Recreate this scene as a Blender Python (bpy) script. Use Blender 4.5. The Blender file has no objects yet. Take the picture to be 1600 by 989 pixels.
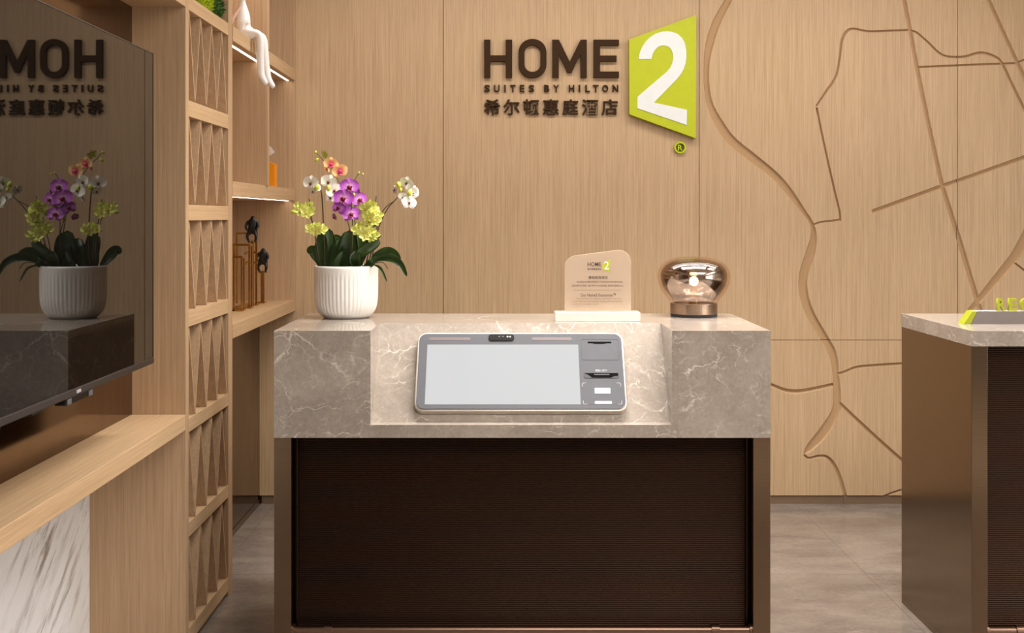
import bpy, bmesh, math, random
from mathutils import Vector, Matrix, Euler

# ------------------------------------------------------------------ camera, light, exposure
S = bpy.context.scene
C = S.collection
PI = math.pi
FPX, VPX, VPY, CZ = 1800.0, 790.0, 338.0, 1.45        # focal length in pixels, vanishing point, eye height

cam_d = bpy.data.cameras.new('camera')
cam = bpy.data.objects.new('camera', cam_d)
C.objects.link(cam)
cam.location = (0, 0, CZ)
cam.rotation_euler = (PI / 2, 0, 0)
cam_d.sensor_width = 36.0
cam_d.sensor_fit = 'HORIZONTAL'
cam_d.lens = FPX / 1600 * 36.0
cam_d.shift_x = (800 - VPX) / 1600
cam_d.shift_y = -(494.5 - VPY) / 1600
cam_d.clip_start = 0.05
S.camera = cam

S.view_settings.view_transform = 'Standard'
S.view_settings.look = 'None'
S.view_settings.exposure = 0.22
S.view_settings.gamma = 1.0
S.view_settings.use_curve_mapping = False

w = bpy.data.worlds.new('world')
S.world = w
w.use_nodes = True
w.node_tree.nodes['Background'].inputs[0].default_value = (1.0, 0.93, 0.85, 1)
w.node_tree.nodes['Background'].inputs[1].default_value = 0.15


def area(name, loc, sx, sy, power, color=(1, .9, .78), rot=(0, 0, 0), spread=180):
    d = bpy.data.lights.new(name, 'AREA')
    d.shape = 'RECTANGLE'
    d.size, d.size_y = sx, sy
    d.energy = power
    d.color = color
    d.spread = math.radians(spread)
    o = bpy.data.objects.new(name, d)
    C.objects.link(o)
    o.location = loc
    o.rotation_euler = rot
    return o


WARM = (1.0, 0.965, 0.915)
area('ceiling_light', (0.55, 3.80, 2.93), 1.9, 0.3, 42, WARM, spread=110)     # downlight row over the desks
area('ceiling_light', (2.4, 3.80, 2.93), 1.2, 0.3, 20, WARM, spread=110)
area('ceiling_light', (0.7, 4.85, 2.93), 3.5, 0.3, 33, WARM)                 # wall washer
area('ceiling_light', (1.1, 0.9, 2.93), 2.8, 1.4, 92, WARM)                  # lobby panel
area('ceiling_light', (3.9, 1.6, 2.93), 1.0, 3.0, 80, WARM)
area('side_fill_light', (4.95, -.6, 1.45), 2.1, 4.2, 75, (1, .985, .96), (0, -PI / 2 + PI, 0))    # added fill from the unseen right wall, brightens marble and desk fronts

# ------------------------------------------------------------------ materials


def lin(r, g, b):
    f = lambda c: ((c / 255 + .055) / 1.055) ** 2.4 if c > 10 else c / 255 / 12.92
    return (f(r), f(g), f(b), 1)


class NT:
    def __init__(s, name):
        s.m = bpy.data.materials.new(name)
        s.m.use_nodes = True
        s.t = s.m.node_tree
        s.n = s.t.nodes
        s.b = s.n['Principled BSDF']
        s.out = s.n['Material Output']

    def add(s, typ, **kw):
        n = s.n.new(typ)
        for k, v in kw.items():
            setattr(n, k, v)
        return n

    def link(s, a, b):
        s.t.links.new(a, b)

    def set(s, **kw):
        for k, v in kw.items():
            s.b.inputs[k.replace('_', ' ')].default_value = v

    def ramp(s, src, stops, interp='LINEAR'):
        r = s.add('ShaderNodeValToRGB')
        r.color_ramp.interpolation = interp
        e = r.color_ramp.elements
        while len(e) < len(stops):
            e.new(0.5)
        for q, (p, c) in zip(e, stops):
            q.position = p
            q.color = c if len(c) == 4 else (*c, 1)
        s.link(src, r.inputs[0])
        return r.outputs[0]

    def noise(s, vec, scale, detail=4, rough=.5, dist=0):
        n = s.add('ShaderNodeTexNoise')
        n.inputs['Scale'].default_value = scale
        n.inputs['Detail'].default_value = detail
        n.inputs['Roughness'].default_value = rough
        n.inputs['Distortion'].default_value = dist
        s.link(vec, n.inputs['Vector'])
        return n.outputs['Fac'], n.outputs['Color']

    def pos(s, scale=(1, 1, 1), rot=(0, 0, 0), loc=(0, 0, 0)):
        g = s.add('ShaderNodeNewGeometry')
        m = s.add('ShaderNodeMapping')
        m.inputs['Scale'].default_value = scale
        m.inputs['Rotation'].default_value = rot
        m.inputs['Location'].default_value = loc
        s.link(g.outputs['Position'], m.inputs['Vector'])
        return m.outputs[0]

    def mix(s, fac, a, b, blend='MIX'):
        n = s.add('ShaderNodeMix', data_type='RGBA', blend_type=blend)
        for sock, v in ((n.inputs[0], fac), (n.inputs[6], a), (n.inputs[7], b)):
            if isinstance(v, (int, float)):
                sock.default_value = v
            elif isinstance(v, tuple):
                sock.default_value = v
            else:
                s.link(v, sock)
        return n.outputs[2]

    def math(s, op, a, b=None):
        n = s.add('ShaderNodeMath', operation=op)
        for i, v in enumerate((a, b)):
            if v is None:
                continue
            if isinstance(v, (int, float)):
                n.inputs[i].default_value = v
            else:
                s.link(v, n.inputs[i])
        return n.outputs[0]

    def bump(s, h, strength=.2, dist=.001):
        n = s.add('ShaderNodeBump')
        n.inputs['Strength'].default_value = strength
        n.inputs['Distance'].default_value = dist
        s.link(h, n.inputs['Height'])
        s.link(n.outputs[0], s.b.inputs['Normal'])


def plain(name, col, rough=.5, metal=0.0, **kw):
    t = NT(name)
    v = t.pos()
    f, _ = t.noise(v, 40, 3)
    c = t.mix(1.0, col, t.ramp(f, [(.3, (.95, .95, .95)), (.7, (1, 1, 1))]), 'MULTIPLY')
    t.link(c, t.b.inputs['Base Color'])
    t.set(Roughness=rough, Metallic=metal)
    for k, x in kw.items():
        t.b.inputs[k].default_value = x
    return t.m


def wood(name, grain, dark, light, rough=.45, tint=None):
    t = NT(name)
    sc = [150, 150, 150]
    sc[grain] = 1.6
    v = t.pos(tuple(sc))
    f1, _ = t.noise(v, 1.0, 6, .62, .3)
    sc2 = [420, 420, 420]
    sc2[grain] = 7
    f2, _ = t.noise(t.pos(tuple(sc2)), 1.0, 3, .6)
    sc3 = [6, 6, 6]
    sc3[grain] = .5
    f3, _ = t.noise(t.pos(tuple(sc3)), 1.0, 2)
    a = t.math('ADD', t.math('MULTIPLY', f1, .55), t.math('MULTIPLY', f2, .45))
    col = t.ramp(a, [(.34, dark), (.62, light)])
    col = t.mix(.5, col, t.ramp(f3, [(.3, (.86, .86, .86)), (.7, (1.0, 1.0, 1.0))]), 'MULTIPLY')
    t.link(col, t.b.inputs['Base Color'])
    t.set(Roughness=rough)
    t.b.inputs['Specular IOR Level'].default_value = .35
    t.bump(a, .12, .0006)
    return t.m


WD, WL = lin(180, 148, 112), lin(209, 178, 142)
M = {}
M['wall_wood'] = wood('wall_wood_veneer', 2, WD, WL)
M['wood_z'] = wood('wood_vertical_grain', 2, lin(170, 138, 105), lin(198, 165, 131))
M['wood_y'] = wood('wood_lengthwise_grain', 1, lin(182, 149, 112), lin(209, 176, 138))
M['groove'] = plain('groove_core', lin(182, 146, 106), .7)
M['seam'] = plain('seam_substrate', lin(110, 82, 55), .8)


def grey_stone(name, base1, base2, vein, rough, sc=1.0, amount=1.0, stretch=(1, 1, 1), speck=.8):
    t = NT(name)
    v = t.pos(tuple(sc * q for q in stretch))
    n0, nc = t.noise(v, 3.4, 9, .68)
    dis = t.add('ShaderNodeVectorMath', operation='MULTIPLY_ADD')
    t.link(nc, dis.inputs[0])
    dis.inputs[1].default_value = (.42, .42, .42)
    t.link(v, dis.inputs[2])
    dv = dis.outputs[0]
    _, nc2 = t.noise(v, 5.0, 5, .6)
    ds2 = t.add('ShaderNodeVectorMath', operation='MULTIPLY_ADD')
    t.link(nc2, ds2.inputs[0])
    ds2.inputs[1].default_value = (.17, .17, .17)
    t.link(v, ds2.inputs[2])
    vv = ds2.outputs[0]
    f, _ = t.noise(dv, 5.0, 8, .65)
    col = t.ramp(f, [(.3, base1), (.72, base2)])
    spk, _ = t.noise(v, 90, 3, .6)
    col = t.mix(speck, col, t.ramp(spk, [(.35, (.88, .87, .86)), (.65, (1.04, 1.04, 1.04))]), 'MULTIPLY')
    # cracks: thin veins along cell borders, kept only in places
    for k, (vs, wd, lo, hi, amt) in enumerate(((2.3, .007, .48, .62, .85), (4.6, .012, .49, .63, .72), (9.0, .024, .5, .64, .55), (22.0, .06, .5, .68, .3))):
        mp = t.add('ShaderNodeMapping')
        mp.inputs['Rotation'].default_value = (.5 + k, .4 * k, .7 + 1.3 * k)
        mp.inputs['Scale'].default_value = (1.0, .55, 1.35)
        mp.inputs['Location'].default_value = (3.1 * k, 1.7 * k, .4)
        t.link(vv, mp.inputs['Vector'])
        vo = t.add('ShaderNodeTexVoronoi', feature='DISTANCE_TO_EDGE')
        vo.inputs['Scale'].default_value = vs
        t.link(mp.outputs[0], vo.inputs['Vector'])
        line = t.ramp(vo.outputs['Distance'], [(0, (1, 1, 1)), (wd, (0, 0, 0))])
        mk, _ = t.noise(mp.outputs[0], 5.0 + 4 * k, 4, .65)
        msk = t.ramp(mk, [(lo, (0, 0, 0)), (hi, (1, 1, 1))])
        fac = t.math('MULTIPLY', t.math('MULTIPLY', line, msk), amt * amount)
        col = t.mix(fac, col, vein)
    fb, _ = t.noise(vv, 6.5, 3, .55, .8)
    rid = t.ramp(t.math('ABSOLUTE', t.math('SUBTRACT', fb, .5)), [(0, (1, 1, 1)), (.012, (0, 0, 0))])
    mk, _ = t.noise(v, 8.0, 4, .6)
    fac = t.math('MULTIPLY', t.math('MULTIPLY', rid, t.ramp(mk, [(.5, (0, 0, 0)), (.66, (1, 1, 1))])), .55 * amount)
    col = t.mix(fac, col, vein)
    t.link(col, t.b.inputs['Base Color'])
    t.set(Roughness=rough)
    return t.m


M['stone'] = grey_stone('grey_veined_marble', lin(144, 133, 123), lin(176, 164, 153), lin(232, 222, 210), .12)
M['floor'] = grey_stone('floor_stone', lin(108, 98, 91), lin(146, 135, 126), lin(176, 165, 154), .2, .9, .35, (.62, 1.2, 1), .9)
M['grout'] = plain('grout', lin(166, 155, 144), .8)


def white_marble():
    t = NT('white_streaked_marble')
    rot = t.pos((1, 1, 1), (math.radians(-38), 0, 0))

    def scaled(sc):
        m = t.add('ShaderNodeMapping')
        m.inputs['Scale'].default_value = sc
        t.link(rot, m.inputs['Vector'])
        return m.outputs[0]
    f, _ = t.noise(scaled((1, 2.6, 17)), 1.6, 8, .66, .35)
    g, _ = t.noise(scaled((1, 1.2, 4)), 1.5, 3)
    st = t.ramp(f, [(.50, (0, 0, 0)), (.66, (1, 1, 1))])
    k = t.math('MULTIPLY', st, t.ramp(g, [(.38, (.12, .12, .12)), (.62, (1, 1, 1))]))
    t.link(t.mix(k, lin(242, 241, 243), lin(158, 149, 143)), t.b.inputs['Base Color'])
    t.set(Roughness=.2)
    return t.m


M['white_marble'] = white_marble()


def metal(name, col, rough, brush=None):
    t = NT(name)
    f, _ = t.noise(t.pos(brush or (60, 60, 60)), 1.0, 4)
    t.link(t.mix(.6, col, t.ramp(f, [(.3, (.85, .85, .85)), (.7, (1.05, 1.05, 1.05))]), 'MULTIPLY'), t.b.inputs['Base Color'])
    t.set(Metallic=1.0, Roughness=rough)
    return t.m


M['bronze'] = metal('brushed_bronze', lin(124, 105, 86), .17, (8, 8, 400))
M['bronze_gloss'] = metal('glossy_bronze', lin(118, 94, 68), .10, (20, 20, 20))
M['ribbed'] = metal('dark_ribbed_bronze', lin(64, 47, 38), .36, (3, 3, 3))
M['skirt'] = plain('skirting_brown', lin(122, 100, 78), .35)
M['copper'] = metal('copper_tube', lin(140, 112, 96), .3, (2, 60, 60))
M['brass'] = metal('brass', lin(196, 158, 92), .22)
M['lampbase'] = metal('rose_bronze', lin(174, 150, 131), .32, (2, 2, 300))
M['silver'] = metal('silver_bezel', lin(228, 220, 210), .35)
M['tvmetal'] = metal('tv_metal', lin(120, 116, 116), .4, (2, 2, 200))
M['brown'] = plain('brown_letter', lin(58, 37, 17), .75, **{'Specular IOR Level': .2})
M['green'] = plain('lime_green', lin(188, 197, 4), .5)
M['desk_lime'] = plain('desk_sign_lime', lin(152, 157, 8), .6)
M['dgreen'] = plain('dark_green_disc', lin(90, 92, 20), .5)
M['white'] = plain('white_paint', lin(236, 238, 238), .5)
M['ceramic'] = plain('white_ceramic', lin(236, 233, 228), .3)
M['figure'] = plain('white_figure_glaze', lin(250, 246, 244), .32)
M['peach'] = plain('led_tinted_arm', lin(226, 190, 168), .4)  # warm LED light on the figurine's arm, put into its colour
M['black'] = plain('black_glaze', lin(22, 21, 24), .3)
M['blackpl'] = plain('black_plastic', lin(14, 14, 14), .25)
M['darkslot'] = plain('dark_slot', lin(4, 4, 5), .8, **{'Specular IOR Level': .1})
M['felt'] = plain('dark_felt', lin(52, 52, 56), .9)
M['orange'] = plain('orange_lacquer', lin(236, 146, 14), .35)
M['ceiling'] = plain('ceiling_paint', lin(232, 228, 220), .8)
M['far_wall'] = plain('far_wall_paint', lin(186, 176, 164), .8)
M['soil'] = plain('bark_soil', lin(58, 42, 28), .9)
M['signbar'] = plain('grey_bar', lin(112, 103, 100), .5)
M['signedge'] = plain('pale_edge', lin(180, 168, 158), .5)
M['ink'] = plain('dark_ink', lin(52, 46, 42), .6)
M['inksoft'] = plain('brown_ink', lin(112, 92, 76), .6)
M['devgrey'] = plain('device_grey', lin(104, 104, 109), .12)
M['devline'] = plain('device_line', lin(66, 66, 70), .4)
M['devmark'] = plain('device_mark', lin(176, 176, 180), .4)
M['grille'] = plain('grille_pinkish', lin(112, 97, 95), .5)
M['tv_glass'] = plain('tv_glass', lin(14, 12, 11), .015)
M['dark_stem'] = plain('orchid_stem', lin(66, 56, 34), .55)
M['green_stem'] = plain('green_stem', lin(84, 92, 44), .5)


def emit(name, col, strength):
    t = NT(name)
    t.set(Roughness=.3)
    t.b.inputs['Base Color'].default_value = col
    t.b.inputs['Emission Color'].default_value = col
    t.b.inputs['Emission Strength'].default_value = strength
    return t.m


M['bulk'] = plain('dark_bulkhead', lin(96, 78, 58), .6)
M['led'] = emit('led_strip', (1.0, .88, .70, 1), 8.0)
M['bulb'] = emit('bulb_glow', (1.0, .74, .40, 1), 26.0)


def screen_mat():
    t = NT('lit_screen')
    t.set(Roughness=.04)
    t.b.inputs['Base Color'].default_value = lin(60, 60, 62)
    t.b.inputs['Emission Color'].default_value = (.98, 1.0, 1.0, 1)
    t.b.inputs['Emission Strength'].default_value = .53
    return t.m


M['screen'] = screen_mat()


def smoked(name, tint, gloss, fac):
    t = NT(name)
    t.n.remove(t.b)
    tr = t.add('ShaderNodeBsdfTransparent')
    tr.inputs[0].default_value = tint
    gl = t.add('ShaderNodeBsdfGlossy')
    gl.inputs['Color'].default_value = gloss
    gl.inputs['Roughness'].default_value = .02
    lw = t.add('ShaderNodeLayerWeight')
    lw.inputs['Blend'].default_value = .5
    f = t.math('MULTIPLY', t.math('POWER', lw.outputs['Facing'], 5.0), .7)
    f = t.math('MINIMUM', t.math('ADD', f, fac + .035), 1.0)
    mx = t.add('ShaderNodeMixShader')
    t.link(f, mx.inputs[0])
    t.link(tr.outputs[0], mx.inputs[1])
    t.link(gl.outputs[0], mx.inputs[2])
    t.link(mx.outputs[0], t.out.inputs[0])
    return t.m


M['lamp_outer'] = smoked('smoked_glass_outer', (.92, .85, .80, 1), (1, .96, .92, 1), .01)
M['lamp_inner'] = smoked('smoked_glass_mirror', (.50, .44, .40, 1), (.68, .64, .61, 1), .62)


def frosted():
    t = NT('frosted_acrylic')
    t.n.remove(t.b)
    tr = t.add('ShaderNodeBsdfTransparent')
    df = t.add('ShaderNodeBsdfDiffuse')
    df.inputs[0].default_value = lin(224, 206, 188)
    tl = t.add('ShaderNodeBsdfTranslucent')
    tl.inputs[0].default_value = lin(230, 212, 194)
    m1 = t.add('ShaderNodeMixShader')
    m1.inputs[0].default_value = .5
    t.link(df.outputs[0], m1.inputs[1])
    t.link(tl.outputs[0], m1.inputs[2])
    m2 = t.add('ShaderNodeMixShader')
    m2.inputs[0].default_value = .42
    t.link(tr.outputs[0], m2.inputs[1])
    t.link(m1.outputs[0], m2.inputs[2])
    t.link(m2.outputs[0], t.out.inputs[0])
    return t.m


M['frost'] = frosted()
M['frostbase'] = plain('milky_acrylic', lin(240, 230, 222), .2)


def petal(name, inner, mid, outer, r=.016):
    t = NT(name)
    tc = t.add('ShaderNodeTexCoord')
    ln = t.add('ShaderNodeVectorMath', operation='LENGTH')
    t.link(tc.outputs['Object'], ln.inputs[0])
    d = t.math('DIVIDE', ln.outputs['Value'], r)
    f, _ = t.noise(tc.outputs['Object'], 260, 3)
    d2 = t.math('ADD', d, t.math('MULTIPLY', t.math('SUBTRACT', f, .5), .35))
    t.link(t.ramp(d2, [(.12, inner), (.5, mid), (1.0, outer)]), t.b.inputs['Base Color'])
    t.set(Roughness=.5)
    t.b.inputs['Subsurface Weight'].default_value = .15
    t.b.inputs['Subsurface Radius'].default_value = (.004, .004, .004)
    return t.m


M['p_mag'] = petal('magenta_petal', lin(252, 232, 246), lin(206, 128, 206), lin(160, 62, 168))
M['p_white'] = petal('white_petal', lin(214, 220, 140), lin(244, 238, 222), lin(248, 242, 230))
M['p_yel'] = petal('yellow_green_petal', lin(240, 236, 180), lin(222, 224, 108), lin(226, 230, 124))
M['p_peach'] = petal('peach_petal', lin(200, 50, 90), lin(226, 130, 100), lin(240, 196, 130))
M['p_red'] = plain('dark_lip', lin(128, 20, 58), .45)
M['p_pink'] = plain('pink_lip', lin(224, 70, 130), .45)
M['p_plum'] = plain('plum_lip', lin(124, 50, 92), .45)
M['p_yl'] = plain('yellow_lip', lin(222, 196, 60), .45)
M['p_bud'] = plain('green_bud', lin(196, 206, 66), .45)


def leaf_mat():
    t = NT('orchid_leaf')
    f, _ = t.noise(t.pos((30, 30, 8)), 1, 3)
    t.link(t.ramp(f, [(.3, lin(44, 64, 30)), (.7, lin(72, 98, 44))]), t.b.inputs['Base Color'])
    t.set(Roughness=.34)
    return t.m


M['leaf'] = leaf_mat()
M['moss_l'] = plain('bright_moss', lin(176, 196, 20), .8)
M['moss_d'] = plain('dark_moss', lin(58, 96, 24), .8)

# ------------------------------------------------------------------ helpers


def P(px, py, Y):
    """the point at depth Y seen at pixel (px, py) of the 1600 x 989 photograph"""
    s = FPX / Y
    return Vector(((px - VPX) / s, Y, CZ - (py - VPY) / s))


def tag(o, label=None, cat=None, group=None, kind=None):
    for k, v in (('label', label), ('category', cat), ('group', group), ('kind', kind)):
        if v:
            o[k] = v
    return o


def thing(name, loc, label, cat, group=None):
    o = bpy.data.objects.new(name, None)
    o.empty_display_size = .05
    C.objects.link(o)
    o.location = loc
    return tag(o, label, cat, group)


ORIG = {}


def world_origin(o):
    v = Vector((0, 0, 0))
    while o is not None:
        v = v + ORIG.get(o.name, Vector(o.location))
        o = o.parent if not ORIG.get(o.name) else None
    return v


def adopt(o, parent):
    """parent o (built in world coordinates) keeping it where it is; parents are only ever translated"""
    if parent is None:
        return o
    o.parent = parent
    q = parent
    mat = Matrix.Identity(4)
    while q is not None:
        mat = q.matrix_basis if q.parent is None and mat == Matrix.Identity(4) else (q.matrix_basis @ mat if False else mat)
        q = q.parent
    if parent.parent is None:
        o.matrix_parent_inverse = parent.matrix_basis.inverted()
    else:
        o.matrix_parent_inverse = (parent.parent.matrix_basis @ parent.matrix_parent_inverse @ parent.matrix_basis).inverted()
    return o


def link(name, me, mat, parent=None, smooth=False):
    if mat is not None:
        me.materials.clear()
        for q in (mat if isinstance(mat, (list, tuple)) else [mat]):
            me.materials.append(q)
    if smooth:
        me.shade_smooth()
    o = bpy.data.objects.new(name, me)
    C.objects.link(o)
    return adopt(o, parent)


def obj(name, bm, mat, parent=None, smooth=False):
    bmesh.ops.recalc_face_normals(bm, faces=bm.faces)
    me = bpy.data.meshes.new(name)
    bm.to_mesh(me)
    bm.free()
    return link(name, me, mat, parent, smooth)


def add_box(bm, x0, x1, y0, y1, z0, z1, bev=0):
    vs = [bm.verts.new((x, y, z)) for x in (x0, x1) for y in (y0, y1) for z in (z0, z1)]
    q = [(0, 1, 3, 2), (4, 6, 7, 5), (0, 4, 5, 1), (2, 3, 7, 6), (0, 2, 6, 4), (1, 5, 7, 3)]
    fs = [bm.faces.new([vs[i] for i in f]) for f in q]
    if bev:
        es = list({e for f in fs for e in f.edges})
        bmesh.ops.bevel(bm, geom=es, offset=bev, segments=2, profile=.6, affect='EDGES')


def box(name, x0, x1, y0, y1, z0, z1, mat, parent=None, bev=.0012):
    bm = bmesh.new()
    add_box(bm, x0, x1, y0, y1, z0, z1, bev)
    return obj(name, bm, mat, parent)


def add_prism(bm, pts, d):
    """closed polygon (list of Vectors) swept by vector d"""
    a = [bm.verts.new(p) for p in pts]
    b = [bm.verts.new(Vector(p) + d) for p in pts]
    n = len(pts)
    bm.faces.new(a)
    bm.faces.new(list(reversed(b)))
    for i in range(n):
        bm.faces.new((a[i], b[i], b[(i + 1) % n], a[(i + 1) % n]))


def prism(name, pts, d, mat, parent=None, bev=0):
    bm = bmesh.new()
    add_prism(bm, [Vector(p) for p in pts], Vector(d))
    bmesh.ops.recalc_face_normals(bm, faces=bm.faces)
    if bev:
        bmesh.ops.bevel(bm, geom=list(bm.edges), offset=bev, segments=2, profile=.6, affect='EDGES')
    return obj(name, bm, mat, parent)


def add_lathe(bm, prof, cx, cy, seg=48, rfun=None):
    rings = []
    for r, z in prof:
        if r < 1e-6:
            rings.append([bm.verts.new((cx, cy, z))])
        else:
            ring = []
            for k in range(seg):
                a = 2 * PI * k / seg
                rr = rfun(r, z, a) if rfun else r
                ring.append(bm.verts.new((cx + rr * math.cos(a), cy + rr * math.sin(a), z)))
            rings.append(ring)
    for A, B in zip(rings, rings[1:]):
        for k in range(seg):
            k2 = (k + 1) % seg
            if len(A) == 1 and len(B) == 1:
                continue
            if len(A) == 1:
                bm.faces.new((A[0], B[k], B[k2]))
            elif len(B) == 1:
                bm.faces.new((A[k], B[0], A[k2]))
            else:
                bm.faces.new((A[k], B[k], B[k2], A[k2]))


def lathe(name, prof, cx, cy, mat, parent=None, seg=48, rfun=None, smooth=True):
    bm = bmesh.new()
    add_lathe(bm, prof, cx, cy, seg, rfun)
    return obj(name, bm, mat, parent, smooth)


def add_tube(bm, pts, radii, seg=8):
    pts = [Vector(p) for p in pts]
    if not isinstance(radii, (list, tuple)):
        radii = [radii] * len(pts)
    rings = []
    up = Vector((.13, .2, .97)).normalized()
    for i, p in enumerate(pts):
        t = (pts[min(i + 1, len(pts) - 1)] - pts[max(i - 1, 0)]).normalized()
        if abs(t.dot(up)) > .95:
            up = Vector((.9, .3, .1)).normalized()
        u = (up - t * up.dot(t)).normalized()
        v = t.cross(u)
        up = u
        rings.append([bm.verts.new(p + (u * math.cos(2 * PI * k / seg) + v * math.sin(2 * PI * k / seg)) * radii[i]) for k in range(seg)])
    for A, B in zip(rings, rings[1:]):
        for k in range(seg):
            bm.faces.new((A[k], A[(k + 1) % seg], B[(k + 1) % seg], B[k]))
    bm.faces.new(list(reversed(rings[0])))
    bm.faces.new(rings[-1])


def tube(name, pts, radii, mat, parent=None, seg=8):
    bm = bmesh.new()
    add_tube(bm, pts, radii, seg)
    return obj(name, bm, mat, parent, True)


def catmull(pts, n=6):
    """smooth interpolation of tuples"""
    out = []
    m = len(pts)
    for i in range(m - 1):
        p0, p1, p2, p3 = pts[max(i - 1, 0)], pts[i], pts[i + 1], pts[min(i + 2, m - 1)]
        for k in range(n):
            t = k / n
            out.append(tuple(.5 * (2 * b + (c - a) * t + (2 * a - 5 * b + 4 * c - d) * t * t + (3 * b - a - 3 * c + d) * t ** 3)
                             for a, b, c, d in zip(p0, p1, p2, p3)))
    out.append(tuple(pts[-1]))
    return out


def mesh_of(curve):
    o = bpy.data.objects.new('temporary', curve)
    C.objects.link(o)
    dg = bpy.context.evaluated_depsgraph_get()
    me = bpy.data.meshes.new_from_object(o.evaluated_get(dg))
    bpy.data.objects.remove(o)
    bpy.data.curves.remove(curve)
    return me


def outline_mesh(loops, depth, bev=0.0):
    """flat polygon loops with holes (x, y pairs), swept by depth around z = 0"""
    c = bpy.data.curves.new('outline', 'CURVE')
    c.dimensions = '2D'
    c.fill_mode = 'BOTH'
    c.extrude = depth / 2
    c.bevel_depth = bev
    for lp in loops:
        s = c.splines.new('POLY')
        s.points.add(len(lp) - 1)
        for p, (x, y) in zip(s.points, lp):
            p.co = (x, y, 0, 1)
        s.use_cyclic_u = True
    return mesh_of(c)


def text_mesh(body, depth, offset=0.0):
    c = bpy.data.curves.new('text', 'FONT')
    c.body = body
    c.size = 1
    c.extrude = depth / 2
    c.offset = offset
    c.resolution_u = 3
    return mesh_of(c)


def bounds(me):
    xs = [v.co.x for v in me.vertices]
    ys = [v.co.y for v in me.vertices]
    return min(xs), max(xs), min(ys), max(ys)


def to_wall(me, x0, z0, sx, sz, ymid):
    """text or outline plane (x, y, z) -> wall facing the camera: x right, z up, its depth along Y"""
    for v in me.vertices:
        x, y, z = v.co
        v.co = (x0 + x * sx, ymid - z, z0 + y * sz)
    me.flip_normals() if sx * sz < 0 else None
    return me


# ------------------------------------------------------------------ setting
YW = 5.806                                             # face of the wood wall
XF = -1.058                                            # front plane of the furniture along the left wall
XB = -1.375                                            # its back

floor = box('floor', -2.2, 5.2, -4.2, 6.0, -.08, -.004, M['grout'], bev=0)
tag(floor, kind='structure')
tp = .875
tile_me = {}
for i in range(-4, 4):
    for j in range(-5, 1):
        x0, y0 = 1.46 + i * tp, 5.54 + j * tp
        x1, y1 = x0 + tp, min(y0 + tp, YW + .03)
        x0 = max(x0, -1.4)
        if x1 - x0 < .05:
            continue
        box('floor_tile', x0 + .0005, x1 - .0005, y0 + .0005, y1 - .0005, -.0035, .0, M['floor'], floor, bev=0)

wall_back = box('wall_back', -2.2, 5.2, YW + .022, 6.0, 0, 3.0, M['seam'], bev=0)
tag(wall_back, kind='structure')
for nm, args, mt in (('wall_left', (-2.2, XB - .02, -4.2, YW, 0, 3.0), 'far_wall'),
                     ('wall_right', (5.0, 5.2, -4.2, 6.0, 0, 3.0), 'far_wall'),
                     ('wall_front', (-2.2, 5.2, -4.3, -4.2, 0, 3.0), 'far_wall'),
                     ('ceiling', (-2.2, 5.2, -4.3, 6.0, 2.95, 3.05), 'ceiling')):
    o = box(nm, *args, M[mt], bev=0)
    tag(o, kind='structure')
    if nm == 'wall_left':
        wall_left = o

o = box('trim_1', XB, -.42, -4.2, 4.0, 2.90, 2.95, M['bulk'], bev=0)
tag(o, kind='structure')
o = box('trim_2', -.255, -.205, -1.0, 3.55, 2.925, 2.95, M['bulk'], bev=0)
tag(o, kind='structure')

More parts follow.
